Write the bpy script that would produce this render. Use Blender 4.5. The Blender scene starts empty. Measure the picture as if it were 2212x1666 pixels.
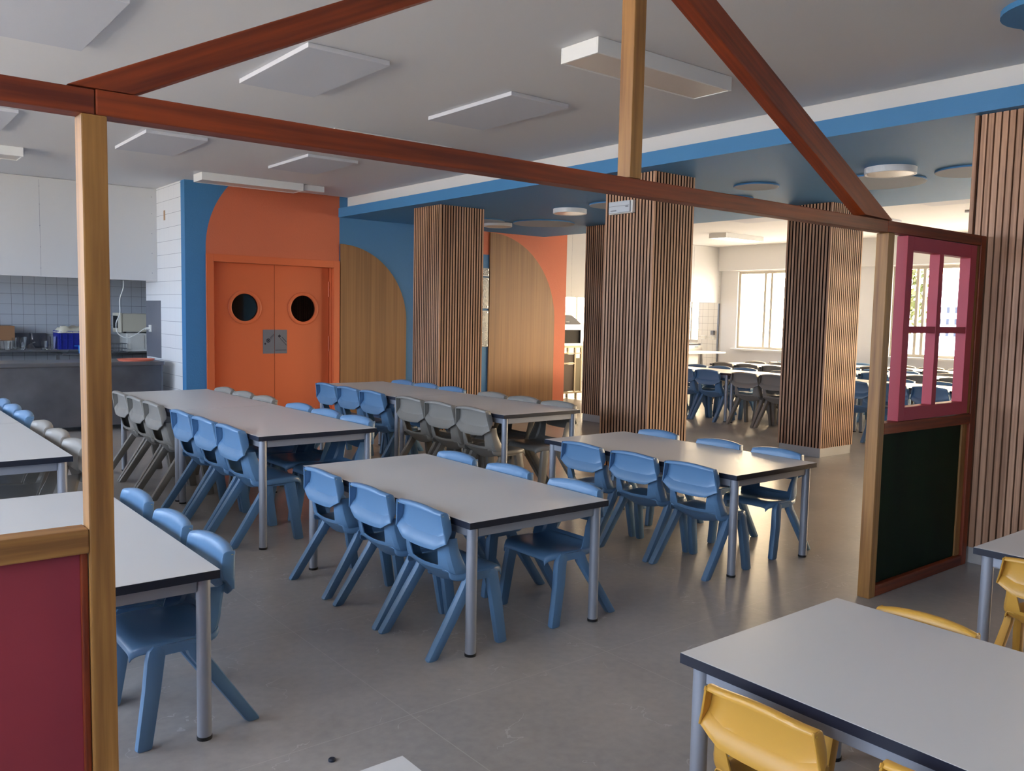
import bpy, bmesh, math, random
from mathutils import Vector, Matrix
random.seed(7)
sc = bpy.context.scene
C = sc.collection
PI = math.pi

# ------------------------------------------------------------------ camera
def cam_axes(yaw, pitch, roll):
    f = Vector((math.cos(pitch)*math.cos(yaw), math.cos(pitch)*math.sin(yaw), math.sin(pitch)))
    r = f.cross(Vector((0, 0, 1))).normalized(); u = r.cross(f)
    return (math.cos(roll)*r+math.sin(roll)*u, -math.sin(roll)*r+math.cos(roll)*u, f)
R_, U_, F_ = cam_axes(math.radians(51.25686), math.radians(-4.71169), math.radians(1.15288))
cd = bpy.data.cameras.new('camera'); cam = bpy.data.objects.new('camera', cd); C.objects.link(cam)
cam.matrix_world = Matrix(((R_.x, U_.x, -F_.x, 0), (R_.y, U_.y, -F_.y, 0), (R_.z, U_.z, -F_.z, 1.455), (0, 0, 0, 1)))
cd.sensor_width = 36; cd.lens = 36*1844.45/2212; cd.clip_start = .02; cd.clip_end = 300
sc.camera = cam

# ------------------------------------------------------------------ view, world (overcast sky, cooler to the west, warm to the east)
sc.view_settings.view_transform = 'Standard'
sc.view_settings.look = 'None'
sc.view_settings.gamma = 1.0
sc.view_settings.use_curve_mapping = False
sc.view_settings.exposure = 0.0
SKY_WEST, SKY_EAST, SKY_STRENGTH = (.72, .88, 1.13, 1), (1.0, .76, .47, 1), 14.5
w = bpy.data.worlds.new('overcast_sky'); sc.world = w; w.use_nodes = True
n = w.node_tree.nodes; l = w.node_tree.links; n.clear()
tc = n.new('ShaderNodeTexCoord'); sx = n.new('ShaderNodeSeparateXYZ'); mr = n.new('ShaderNodeMapRange')
mr.inputs[1].default_value = -.6; mr.inputs[2].default_value = .6
mx = n.new('ShaderNodeMix'); mx.data_type = 'RGBA'
mx.inputs[6].default_value = SKY_WEST; mx.inputs[7].default_value = SKY_EAST
st = n.new('ShaderNodeMix'); st.data_type = 'FLOAT'
st.inputs[2].default_value = SKY_STRENGTH; st.inputs[3].default_value = SKY_STRENGTH*3.0
bg = n.new('ShaderNodeBackground'); wo = n.new('ShaderNodeOutputWorld')
l.new(tc.outputs['Generated'], sx.inputs[0]); l.new(sx.outputs[0], mr.inputs[0]); l.new(mr.outputs[0], mx.inputs[0])
l.new(mr.outputs[0], st.inputs[0]); l.new(st.outputs[0], bg.inputs[1])
l.new(mx.outputs[2], bg.inputs[0]); l.new(bg.outputs[0], wo.inputs[0])

# light portals in the window openings: (centre, size along wall, height, facing)
def portal(loc, sx_, sz_, rot):
    ld = bpy.data.lights.new('window_portal', 'AREA'); ld.shape = 'RECTANGLE'; ld.size = sx_; ld.size_y = sz_
    ld.cycles.is_portal = True
    o = bpy.data.objects.new('window_portal', ld); C.objects.link(o); o.location = loc; o.rotation_euler = rot
WEST = [(-1.6, -.3, 1.2, 2.85), (.3, 3.4, 1.2, 2.85), (4.0, 7.0, 1.2, 2.85), (7.6, 10.3, 1.2, 2.85)]      # y0,y1,z0,z1 at x=-3.2
SOUTH = []
EAST = [(8.75, 11.06, .86, 2.45), (5.25, 7.74, .86, 2.45), (1.2, 4.6, .86, 2.45), (-3, .4, .86, 2.45)]
for a, b, c, d in WEST: portal((-3.25, (a+b)/2, (c+d)/2), b-a, d-c, (PI/2, 0, -PI/2))
for a, b, c, d in SOUTH: portal(((a+b)/2, -5.05, (c+d)/2), b-a, d-c, (PI/2, 0, 0))
for a, b, c, d in EAST: portal((14.97, (a+b)/2, (c+d)/2), b-a, d-c, (PI/2, 0, PI/2))
portal((14.97, 12.9, 1.65), 1.6, 1.4, (PI/2, 0, PI/2))
portal((12.95, 14.1, 1.58), .9, 1.45, (PI/2, 0, PI))

# ------------------------------------------------------------------ materials
def lin(c):
    return tuple(((x/255)/12.92 if x/255 <= .04045 else ((x/255+.055)/1.055)**2.4) for x in c)+(1,)
def mat(name, rgb, rough=.5, metal=0., spec=.5, bump=0, bscale=200, var=0, vscale=3, coat=0, stretch=None):
    m = bpy.data.materials.new(name); m.use_nodes = True
    N = m.node_tree.nodes; L = m.node_tree.links; b = N['Principled BSDF']
    b.inputs['Base Color'].default_value = lin(rgb); b.inputs['Roughness'].default_value = rough
    b.inputs['Metallic'].default_value = metal; b.inputs['Specular IOR Level'].default_value = spec
    b.inputs['Coat Weight'].default_value = coat
    if bump or var:
        t = N.new('ShaderNodeTexCoord'); v = t.outputs['Object']
        if stretch:
            mp = N.new('ShaderNodeMapping'); mp.inputs['Scale'].default_value = stretch; L.new(v, mp.inputs[0]); v = mp.outputs[0]
        if bump:
            z = N.new('ShaderNodeTexNoise'); z.inputs['Scale'].default_value = bscale; z.inputs['Detail'].default_value = 3
            L.new(v, z.inputs[0]); bp = N.new('ShaderNodeBump'); bp.inputs['Strength'].default_value = bump
            bp.inputs['Distance'].default_value = .002
            L.new(z.outputs[0], bp.inputs['Height']); L.new(bp.outputs[0], b.inputs['Normal'])
        if var:
            z = N.new('ShaderNodeTexNoise'); z.inputs['Scale'].default_value = vscale; z.inputs['Detail'].default_value = 5
            L.new(v, z.inputs[0]); cr = N.new('ShaderNodeValToRGB'); cr.color_ramp.elements[0].position = .3; cr.color_ramp.elements[1].position = .7
            cr.color_ramp.elements[0].color = tuple(x*(1-var) for x in lin(rgb)[:3])+(1,)
            cr.color_ramp.elements[1].color = tuple(min(1, x*(1+var)) for x in lin(rgb)[:3])+(1,)
            L.new(z.outputs[0], cr.inputs[0]); L.new(cr.outputs[0], b.inputs['Base Color'])
    return m
class G:                                             # tiny node-expression helper
    def __init__(s, m): s.N = m.node_tree.nodes; s.L = m.node_tree.links; s.b = s.N['Principled BSDF']
    def m(s, op, a, b=None, c=None):
        q = s.N.new('ShaderNodeMath'); q.operation = op
        for i, x in enumerate((a, b, c)):
            if x is None: continue
            if isinstance(x, (int, float)): q.inputs[i].default_value = x
            else: s.L.new(x, q.inputs[i])
        return q.outputs[0]
    def xyz(s, kind='pos'):
        if kind == 'pos': o = s.N.new('ShaderNodeNewGeometry').outputs['Position']
        else: o = s.N.new('ShaderNodeTexCoord').outputs['Object']
        q = s.N.new('ShaderNodeSeparateXYZ'); s.L.new(o, q.inputs[0]); return q.outputs[0], q.outputs[1], q.outputs[2], o
    def mix(s, f, a, b):
        q = s.N.new('ShaderNodeMix'); q.data_type = 'RGBA'
        for i, x in ((0, f), (6, a), (7, b)):
            if isinstance(x, (int, float, tuple)): q.inputs[i].default_value = x
            else: s.L.new(x, q.inputs[i])
        return q.outputs[2]
    def noise(s, vec, scale, detail=4, st=None):
        if st:
            mp = s.N.new('ShaderNodeMapping'); mp.inputs['Scale'].default_value = st; s.L.new(vec, mp.inputs[0]); vec = mp.outputs[0]
        q = s.N.new('ShaderNodeTexNoise'); q.inputs['Scale'].default_value = scale; q.inputs['Detail'].default_value = detail
        s.L.new(vec, q.inputs[0]); return q.outputs[0]
    def ramp(s, f, stops):
        q = s.N.new('ShaderNodeValToRGB'); e = q.color_ramp.elements
        e[0].position, e[0].color = stops[0]; e[1].position, e[1].color = stops[-1]
        for p_, c_ in stops[1:-1]:
            k = e.new(p_); k.color = c_
        s.L.new(f, q.inputs[0]); return q.outputs[0]
    def line(s, v, pitch, off, width):                # 1 on a joint, else 0
        a = s.m('MODULO', s.m('ADD', s.m('DIVIDE', s.m('SUBTRACT', v, off), pitch), 1000.5), 1.0)
        return s.m('LESS_THAN', s.m('ABSOLUTE', s.m('SUBTRACT', a, .5)), width/pitch/2)
    def bump(s, h, strength=.3, dist=.003):
        q = s.N.new('ShaderNodeBump'); q.inputs['Strength'].default_value = strength; q.inputs['Distance'].default_value = dist
        s.L.new(h, q.inputs['Height']); s.L.new(q.outputs[0], s.b.inputs['Normal'])
    def col(s, c): s.L.new(c, s.b.inputs['Base Color'])
def tile_mat(name, axis, pw, ph, ou, oz, base, joint, width=.004, vjoint=None, rough=.25):
    m = mat(name, base, rough); g = G(m); x, y, z, p = g.xyz()
    u = x if axis == 'x' else y
    jz = g.line(z, ph, oz, width); ju = g.line(u, pw, ou, width)
    c = g.mix(ju, lin(base), lin(vjoint or joint)); c = g.mix(jz, c, lin(joint)); g.col(c)
    g.bump(g.m('SUBTRACT', 1.0, g.m('MAXIMUM', jz, ju)), .3, .002)
    return m
def wood_mat(name, dark, light, rough=.5, sc_=60, long=.04, knots=True):
    m = mat(name, light, rough); g = G(m); x, y, z, p = g.xyz('obj')
    n1 = g.noise(p, sc_, 4, (1, 1, long)); n2 = g.noise(p, sc_/5, 3, (1, 1, long*2.5))
    f = g.m('ADD', g.m('MULTIPLY', n1, .45), g.m('MULTIPLY', n2, .55))
    c = g.ramp(f, [(.34, lin(dark)), (.62, lin(light))])
    if knots:
        q = g.N.new('ShaderNodeTexVoronoi'); q.inputs['Scale'].default_value = 4.2
        mp = g.N.new('ShaderNodeMapping'); mp.inputs['Scale'].default_value = (1, 1, .55); g.L.new(p, mp.inputs[0]); g.L.new(mp.outputs[0], q.inputs['Vector'])
        k = g.m('LESS_THAN', q.outputs['Distance'], .062)
        c = g.mix(g.m('MULTIPLY', k, .6), c, lin(tuple(v*.45 for v in dark)))
    g.col(c); g.bump(n1, .12, .002)
    return m
M = {}
M['white_paint'] = mat('white_paint', (222, 222, 222), .75, bump=.12, bscale=90)
M['ceiling'] = mat('ceiling_paint', (214, 215, 218), .8, bump=.08, bscale=60)
M['blue_paint'] = mat('blue_paint', (64, 129, 182), .6, bump=.35, bscale=120)
M['panel'] = mat('white_board', (200, 201, 202), .55)
M['acoustic'] = mat('acoustic_panel', (196, 200, 210), .9, bump=.3, bscale=300)
M['lamp_body'] = mat('white_lamp_body', (230, 232, 232), .4)
M['diffuser'] = mat('opal_diffuser', (214, 205, 196), .3)
M['glowing'] = mat('added_glow_diffuser', (255, 246, 230), .4)
b_ = M['glowing'].node_tree.nodes['Principled BSDF']; b_.inputs['Emission Color'].default_value = (1, .95, .85, 1); b_.inputs['Emission Strength'].default_value = 6  # added glow stands in for window light on the diffuser
M['disc'] = mat('disc_panel', (165, 175, 188), .85, bump=.2, bscale=250)
M['orange_door'] = mat('orange_lacquer', (210, 104, 60), .42)
M['dark_room_glass'] = mat('porthole_glass', (10, 8, 8), .05)  # near black colour holds the darkness of the room behind the panes
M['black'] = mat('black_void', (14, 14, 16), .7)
M['steel'] = mat('stainless_steel', (170, 170, 172), .32, 1.0, var=.12, vscale=2, bump=.05, bscale=30)
M['steel_dark'] = mat('dull_steel', (120, 122, 128), .45, .85, var=.2, vscale=3)
M['film'] = mat('protective_film', (112, 114, 122), .35, var=.05)
M['print'] = mat('navy_print', (28, 28, 46), .6)
M['pvc'] = mat('white_plastic', (232, 232, 226), .4)
M['cream'] = mat('cream_plastic', (222, 216, 196), .45)
M['table_top'] = mat('white_laminate', (206, 206, 206), .36, bump=.04, bscale=500)
M['table_edge'] = mat('black_table_edge', (30, 33, 46), .32)
M['alu'] = mat('grey_powder_coat', (150, 154, 164), .42, .35)
M['rubber'] = mat('black_foot_cap', (16, 16, 18), .6)
def plastic(name, rgb): return mat(name, rgb, .34, spec=.5, bump=.05, bscale=900)
M['chair_blue'] = plastic('blue_polypropylene', (90, 126, 162))
M['chair_grey'] = plastic('grey_polypropylene', (132, 128, 122))
M['chair_yellow'] = plastic('yellow_polypropylene', (200, 150, 63))
M['plug_yellow'] = mat('yellow_plug', (226, 200, 60), .5)
M['plug_green'] = mat('green_plug', (40, 96, 70), .5)
M['plug_dark'] = mat('navy_plug', (40, 66, 100), .5)
M['red_panel'] = mat('red_board', (142, 46, 58), .55, var=.05)
M['green_panel'] = mat('green_board', (9, 32, 12), .65, spec=.2, var=.35, vscale=6, stretch=(1, 1, .25))
M['pink_frame'] = mat('pink_paint', (188, 66, 80), .5)
M['wood_honey'] = wood_mat('honey_pine', (118, 77, 35), (168, 120, 62))
M['wood_brown'] = wood_mat('brown_stained_pine', (92, 31, 9), (146, 60, 18))
M['slat'] = wood_mat('slat_wood', (134, 92, 64), (206, 162, 130), .6, 90, .012, False)
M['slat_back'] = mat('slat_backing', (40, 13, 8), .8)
M['oak'] = wood_mat('oak_veneer', (116, 79, 43), (146, 104, 62), .5, 70, .008, False)
M['plinth'] = mat('grey_plinth_tile', (172, 170, 168), .5, var=.06)
M['alu_frame'] = mat('window_aluminium', (176, 170, 158), .5)
M['card'] = mat('cardboard', (160, 118, 84), .8)
M['crate_blue'] = mat('dark_blue_plastic', (26, 40, 150), .4)
M['cup_blue'] = mat('light_blue_plastic', (40, 140, 220), .4)
M['salmon'] = mat('salmon_plastic', (232, 128, 104), .4)
M['brick_hole'] = mat('bare_clay', (170, 140, 112), .9)
M['inox_matte'] = mat('matt_stainless', (172, 160, 138), .5, .4)
M['inox_door'] = mat('dull_trolley_door', (112, 104, 80), .5)
M['oven_shade'] = mat('dark_interior_brown', (74, 60, 50), .6)  # shade of the trolley interior is put into this brown
M['china'] = mat('white_china', (225, 225, 225), .25)
gl = bpy.data.materials.new('clear_glass'); gl.use_nodes = True
gb = gl.node_tree.nodes['Principled BSDF']; gb.inputs['Transmission Weight'].default_value = 1; gb.inputs['Roughness'].default_value = .02; gb.inputs['IOR'].default_value = 1.3
gb.inputs['Base Color'].default_value = (.93, .95, .95, 1); M['glass'] = gl
wp = bpy.data.materials.new('window_pane'); wp.use_nodes = True; nn = wp.node_tree.nodes; nn.clear()
tr = nn.new('ShaderNodeBsdfTransparent'); gs = nn.new('ShaderNodeBsdfGlossy'); gs.inputs['Roughness'].default_value = .02
ms = nn.new('ShaderNodeMixShader'); ms.inputs[0].default_value = .04; ou = nn.new('ShaderNodeOutputMaterial')
wp.node_tree.links.new(tr.outputs[0], ms.inputs[1]); wp.node_tree.links.new(gs.outputs[0], ms.inputs[2]); wp.node_tree.links.new(ms.outputs[0], ou.inputs[0]); M['pane'] = wp
M['leaf'] = mat('tree_leaf', (62, 70, 14), .6)
M['bark'] = mat('tree_bark', (90, 70, 50), .9)
M['facade'] = mat('white_facade', (235, 232, 228), .9)
M['ground_out'] = mat('pale_paving', (190, 186, 178), .9)
M['sign'] = mat('acrylic_sign', (120, 128, 136), .25)
M['sign_white'] = mat('white_lettering', (225, 225, 222), .5)
M['emg'] = mat('clouded_lens', (196, 202, 208), .25)
M['navy'] = mat('dark_navy_cloth', (30, 36, 52), .6)
# floor: large grey stone tiles with pale joints and veins
fm = mat('grey_stone_tiles', (152, 147, 142), .38); g = G(fm); x, y, z, p = g.xyz()
j = g.m('MAXIMUM', g.line(x, 1.0, 1.6046, .004), g.line(y, 1.0, 2.552, .004))
cl = g.noise(p, 1.6, 8); cl2 = g.noise(p, 26, 8)
c = g.ramp(g.m('ADD', g.m('MULTIPLY', cl, .6), g.m('MULTIPLY', cl2, .4)), [(.3, lin((142, 137, 133))), (.7, lin((172, 166, 160)))])
v1 = g.noise(p, 2.3, 5); vein = g.m('LESS_THAN', g.m('ABSOLUTE', g.m('SUBTRACT', v1, .5)), .0022)
gate = g.m('GREATER_THAN', g.noise(p, 3.1, 2), .54)
c = g.mix(g.m('MULTIPLY', g.m('MULTIPLY', vein, gate), .6), c, lin((190, 188, 185)))
c = g.mix(g.m('MULTIPLY', j, .5), c, lin((186, 182, 176))); g.col(c)
rr = g.m('ADD', .25, g.m('MULTIPLY', cl2, .14)); g.L.new(rr, g.b.inputs['Roughness'])
M['floor'] = fm
# painted front wall: orange arch over the doors, orange field to the right, the rest blue
pm = mat('painted_plaster', (82, 138, 186), .6); g = G(pm); x, y, z, p = g.xyz()
dx = g.m('SUBTRACT', x, 4.743); dz = g.m('MAXIMUM', g.m('SUBTRACT', z, 2.19), 0.0)
inside = g.m('LESS_THAN', g.m('ADD', g.m('MULTIPLY', dx, dx), g.m('MULTIPLY', dz, dz)), 1.16*1.16)
rightpart = g.m('MULTIPLY', g.m('GREATER_THAN', x, 4.743), g.m('LESS_THAN', x, 5.352))
arch = g.m('MAXIMUM', inside, rightpart); arch = g.m('MULTIPLY', arch, g.m('LESS_THAN', x, 5.352))
arch = g.m('MULTIPLY', arch, g.m('GREATER_THAN', x, 3.583))
field = g.m('MAXIMUM', g.m('GREATER_THAN', x, 7.9), g.m('MULTIPLY', g.m('GREATER_THAN', x, 6.6), g.m('GREATER_THAN', z, 2.357)))
g.col(g.mix(g.m('MAXIMUM', arch, field), lin((62, 122, 172)), lin((202, 107, 74))))
g.bump(g.noise(p, 60, 5), .5, .004)
M['front_paint'] = pm
M['tile_side'] = tile_mat('white_wall_tiles', 'y', .2, .1655, 10.395, 1.4589, (238, 239, 240), (150, 152, 160), .004, (224, 226, 230))
M['tile_back'] = tile_mat('grey_white_tiles', 'x', .147, .147, 2.06, 1.766, (196, 202, 210), (120, 124, 132), .004)
M['tile_right'] = tile_mat('cream_wall_tiles', 'y', .15, .147, 11.5, 1.657, (226, 220, 206), (150, 138, 122), .004)

# ------------------------------------------------------------------ geometry helpers
class MB:
    def __init__(s): s.v = []; s.f = []; s.mi = []
    def add(s, vs, fs, mi=0):
        o = len(s.v); s.v += [tuple(q) for q in vs]; s.f += [tuple(o+i for i in q) for q in fs]; s.mi += [mi]*len(fs); return s
    def box(s, x0, x1, y0, y1, z0, z1, mi=0):
        x0, x1 = sorted((x0, x1)); y0, y1 = sorted((y0, y1)); z0, z1 = sorted((z0, z1))
        return s.add([(x0, y0, z0), (x1, y0, z0), (x1, y1, z0), (x0, y1, z0), (x0, y0, z1), (x1, y0, z1), (x1, y1, z1), (x0, y1, z1)],
                     [(0, 3, 2, 1), (4, 5, 6, 7), (0, 1, 5, 4), (1, 2, 6, 5), (2, 3, 7, 6), (3, 0, 4, 7)], mi)
    def tube(s, pts, r, k=10, mi=0, caps=True):
        pts = [Vector(q) for q in pts]; rs = r if isinstance(r, (list, tuple)) else [r]*len(pts); rings = []
        for i, q in enumerate(pts):
            d = (pts[min(i+1, len(pts)-1)]-pts[max(i-1, 0)]).normalized()
            a = d.cross(Vector((0, 0, 1)))
            if a.length < 1e-4: a = Vector((1, 0, 0))
            a.normalize(); b = d.cross(a)
            rings.append([q+rs[i]*(math.cos(2*PI*t/k)*a+math.sin(2*PI*t/k)*b) for t in range(k)])
        return s.loft(rings, mi, caps)
    def loft(s, rings, mi=0, caps=True):
        k = len(rings[0]); vs = [q for rg in rings for q in rg]; fs = []
        for i in range(len(rings)-1):
            for t in range(k):
                fs.append((i*k+t, i*k+(t+1) % k, (i+1)*k+(t+1) % k, (i+1)*k+t))
        if caps: fs += [tuple(reversed(range(k))), tuple((len(rings)-1)*k+t for t in range(k))]
        return s.add(vs, fs, mi)
    def lathe(s, prof, cx, cy, k=24, mi=0, axis='z', base=0):
        rings = []
        for r, h in prof:
            rg = []
            for t in range(k):
                a = 2*PI*t/k
                if axis == 'z': rg.append((cx+r*math.cos(a), cy+r*math.sin(a), base+h))
                elif axis == 'y': rg.append((cx+r*math.cos(a), base+h, cy+r*math.sin(a)))
                else: rg.append((base+h, cx+r*math.cos(a), cy+r*math.sin(a)))
            rings.append(rg)
        return s.loft(rings, mi)
    def prism(s, outline, fn0, fn1, mi=0, mi_side=None):     # outline: 2-D points; fn0/fn1 map them to the two ends
        k = len(outline); a = [fn0(*q) for q in outline]; b = [fn1(*q) for q in outline]
        s.add(a+b, [tuple(reversed(range(k))), tuple(range(k, 2*k))], mi)
        o = len(s.v)-2*k
        s.f += [(o+i, o+(i+1) % k, o+k+(i+1) % k, o+k+i) for i in range(k)]; s.mi += [mi if mi_side is None else mi_side]*k
        return s
def build(name, mb, mats, parent=None, bevel=0, smooth=False, seg=2):
    me = bpy.data.meshes.new(name); me.from_pydata(mb.v, [], mb.f)
    for i, q in enumerate(mats if isinstance(mats, (list, tuple)) else [mats]): me.materials.append(M[q] if isinstance(q, str) else q)
    me.polygons.foreach_set('material_index', mb.mi)
    bm = bmesh.new(); bm.from_mesh(me); bmesh.ops.recalc_face_normals(bm, faces=bm.faces)
    if bevel:
        es = [e for e in bm.edges if len(e.link_faces) == 2 and e.calc_face_angle(0) > .6]
        bmesh.ops.bevel(bm, geom=es, offset=bevel, segments=seg, affect='EDGES', profile=.6, clamp_overlap=True)
    bm.to_mesh(me); bm.free()
    if smooth:
        me.shade_smooth()
        try: me.set_sharp_from_angle(angle=.7)
        except Exception: pass
    o = bpy.data.objects.new(name, me); C.objects.link(o)
    if parent is not None: o.parent = parent
    return o
def bake(o):
    dg = bpy.context.evaluated_depsgraph_get(); me = bpy.data.meshes.new_from_object(o.evaluated_get(dg)); o.modifiers.clear(); o.data = me; return o
def tag(o, label=None, cat=None, group=None, kind=None):
    if label: o['label'] = label
    if cat: o['category'] = cat
    if group: o['group'] = group
    if kind: o['kind'] = kind
    return o
def empty(name, loc=(0, 0, 0), rz=0, label=None, cat=None, group=None, kind=None):
    o = bpy.data.objects.new(name, None); C.objects.link(o); o.location = loc; o.rotation_euler = (0, 0, rz); o.empty_display_size = .1
    return tag(o, label, cat, group, kind)
def struct(name, mb, mats, label, cat, **k): return tag(build(name, mb, mats, **k), label, cat, kind='structure')
def copy_tree(o, parent=None):
    c = o.copy(); C.objects.link(c)
    if parent is not None: c.parent = parent
    for ch in list(o.children): copy_tree(ch, c)
    return c
def beam(name, a, b, sx_, sy_, material, parent, up=(0, 1, 0), bevel=.004):
    """square timber from a to b, its own z axis along the grain; up fixes the direction of its local y"""
    a, b = Vector(a), Vector(b); d = b-a; L_ = d.length; z = d.normalized(); y = Vector(up); y = (y-y.dot(z)*z).normalized(); x = y.cross(z)
    mb = MB().box(-sx_/2, sx_/2, -sy_/2, sy_/2, 0, L_)
    o = build(name, mb, material, parent, bevel=bevel)
    o.matrix_local = Matrix(((x.x, y.x, z.x, a.x), (x.y, y.y, z.y, a.y), (x.z, y.z, z.z, a.z), (0, 0, 0, 1)))
    return o
def wall_with_holes(mb, axis, pos0, pos1, a0, a1, z0, z1, holes):
    """wall slab between pos0/pos1 running a0..a1, holes = (b0,b1,h0,h1) sorted"""
    def bx(p, q, r, t):
        if q-p > 1e-4 and t-r > 1e-4:
            mb.box(pos0, pos1, p, q, r, t) if axis == 'y' else mb.box(p, q, pos0, pos1, r, t)
    cur = a0
    for b0, b1, h0, h1 in sorted(holes):
        bx(cur, b0, z0, z1); bx(b0, b1, z0, h0); bx(b0, b1, h1, z1); cur = b1
    bx(cur, a1, z0, z1); return mb

# ------------------------------------------------------------------ the setting
CEIL, YW, SOF = 2.97, 10.395, 2.70
struct('floor', MB().box(-3.4, 15.1, -5.2, 14.2, -.12, 0), 'floor', 'grey stone tiled floor of the dining hall', 'floor')
struct('ceiling', MB().box(-3.4, 15.1, -5.2, 14.2, 3.0-.03, 3.15), 'ceiling', 'white painted ceiling of the dining hall', 'ceiling')
struct('trim_1', MB().box(5.47, 8.88, -5.0, YW-.002, 2.815, 2.969), 'white_paint', 'white upper fascia of the dropped ceiling', 'fascia')
struct('trim_2', MB().box(5.337, 8.93, -5.0, YW-.002, SOF, 2.818), 'blue_paint', 'blue dropped ceiling band between the two halls', 'dropped ceiling')
mb = MB(); wall_with_holes(mb, 'x', YW, YW+.14, 3.338, 9.43, 0, CEIL, [(3.62, 5.312, -.01, 2.085)])
struct('wall_front', mb, 'front_paint', 'blue wall with orange painted arch around the doors', 'wall')
struct('wall_kitchen_side', MB().box(3.338, 3.46, YW+.142, 12.0, 0, CEIL), 'tile_side', 'white tiled wall end beside the serving counter', 'wall')
struct('wall_kitchen_back', MB().box(-3.2, 8.0, 14.0, 14.15, 0, CEIL), 'tile_back', 'tiled back wall of the kitchen', 'wall')
struct('wall_kitchen_partition', MB().box(8.0, 8.12, YW+.142, 14.0, 0, CEIL), 'white_paint', 'unseen partition added to keep the left kitchen dark', 'wall')  # added between the kitchens so the left one stays darker
struct('wall_porthole_blackout', MB().box(3.462, 6.0, 11.85, 11.95, 0, CEIL-.001).box(5.9, 6.0, YW+.142, 11.849, 0, CEIL-.001), 'black', 'black walls added behind the orange doors to darken the portholes', 'wall')  # added black walls, close off the light behind the portholes
mb = MB(); wall_with_holes(mb, 'y', -3.4, -3.2, -5.2, 14.2, 0, CEIL, WEST+[(11.8, 13.6, 1.1, 2.3)])
struct('wall_left', mb, 'white_paint', 'white west wall with tall windows', 'wall')
portal((-3.25, 12.7, 1.7), 1.8, 1.2, (PI/2, 0, -PI/2))
mb = MB(); wall_with_holes(mb, 'x', -5.2, -5.0, -3.2, 15.0, 0, CEIL, SOUTH)
struct('wall_back', mb, 'blue_paint', 'unseen south wall behind the viewer, coloured blue to cut bounce light', 'wall')  # blue given to this unseen wall to weaken its bounce light
mb = MB(); wall_with_holes(mb, 'y', 14.86, 15.06, -5.0, 11.49, 0, CEIL, EAST)
mb.box(14.75, 14.86, -5.0, 11.49, 2.47, CEIL)
struct('wall_right', mb, 'white_paint', 'white east wall with large windows of the far hall', 'wall')
mb = MB(); wall_with_holes(mb, 'y', 14.86, 15.06, 11.49, 14.2, 0, CEIL, [(12.05, 13.8, .95, 2.35)])
struct('wall_kitchen_right', mb, 'tile_right', 'cream tiled end wall of the right kitchen', 'wall')
mb = MB(); wall_with_holes(mb, 'x', 14.0, 14.15, 8.12, 14.86, 0, CEIL, [(12.5, 13.4, .85, 2.3)])
struct('wall_kitchen_rear', mb, 'white_paint', 'rear wall of the right kitchen with window', 'wall')
struct('wall_wing', MB().box(9.34, 9.43, YW+.142, 11.49, 0, CEIL), 'white_paint', 'short white return wall behind the orange wall', 'wall')

def panel(name, x0, x1, seams, label):
    r = empty(name, (0, 0, 0), 0, label, 'panel', kind='structure')
    build('board', MB().box(x0, x1, 11.49, 11.53, 1.80, CEIL-.004), 'panel', r)
    s = MB()
    for q in seams: s.box(q-.0015, q+.0015, 11.4885, 11.4905, 1.81, CEIL-.03)
    for q in seams+[x1-.06]:
        for zz in (1.9, 2.15, 2.4, 2.65, 2.86): s.lathe([(.006, 0), (.006, .002)], q+.0, zz, 8, 0, 'y', 11.4875)
    build('screw_line', s, 'alu', r)
    return r
panel('wall_panel', -3.2, 3.336, [-.6, .7, 2.007], 'white boarded panel above the left serving hatch')
panel('wall_panel', 9.43, 14.858, [10.55, 12.2, 13.95], 'white boarded panel above the right serving hatch')

def window(name, axis, pos, a0, a1, z0, z1, mull, label, sash=.05, sgn=1, sill=True):
    """aluminium window in an opening; mull = list of (position, width)"""
    r = empty(name, (0, 0, 0), 0, label, 'window', kind='structure')
    def bx(m_, p, q, r_, t, d0, d1):
        m_.box(pos+d0, pos+d1, p, q, r_, t) if axis == 'y' else m_.box(p, q, pos+d0, pos+d1, r_, t)
    f = MB(); bx(f, a0, a0+sash, z0, z1, 0, .06); bx(f, a1-sash, a1, z0, z1, 0, .06); bx(f, a0+sash, a1-sash, z0, z0+sash, 0, .06); bx(f, a0+sash, a1-sash, z1-sash, z1, 0, .06)
    build('window_frame', f, 'alu_frame', r, bevel=.004)
    k = MB()
    for q, wd in mull: bx(k, q-wd/2, q+wd/2, z0+sash, z1-sash, .004, .056)
    if mull: build('mullion', k, 'alu_frame', r, bevel=.003)
    pn = MB(); bx(pn, a0+sash, a1-sash, z0+sash, z1-sash, .028, .032); build('pane', pn, 'pane', r)
    if sill:
        s = MB(); bx(s, a0-.06, a1+.06, z0-.035, z0-.001, -.14*sgn, .05*sgn); build('window_sill', s, 'white_paint', r, bevel=.004)
    return r
for i, (a, b, c_, d) in enumerate(WEST): window('window_%d' % (i+1), 'y', -3.32, a, b, c_, d, [((a+b)/2, .08)], 'tall west window number %s from the viewer' % ('one', 'two', 'three', 'four')[i], sill=False)
for i, (a, b, c_, d) in enumerate(SOUTH): window('window_%d' % (i+5), 'x', -5.12, a, b, c_, d, [((a+b)/2, .08)], ('west', 'east')[i]+' half of the south windows behind the viewer', sill=False)
window('window_7', 'y', 14.90, 8.75, 11.06, .86, 2.45, [(10.42, .05), (10.27, .05), (9.2, .05)], 'bright sliding window beside the serving hatch')
window('window_8', 'y', 14.90, 5.25, 7.74, .86, 2.45, [(7.31, .05), (7.19, .05), (7.06, .09), (6.1, .06)], 'bright window seen through the pink frame')
window('window_9', 'y', 14.90, 1.2, 4.6, .86, 2.45, [(2.9, .07)], 'unseen east window added to light the far hall')  # added opening, out of view, brings daylight into the far hall
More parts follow.
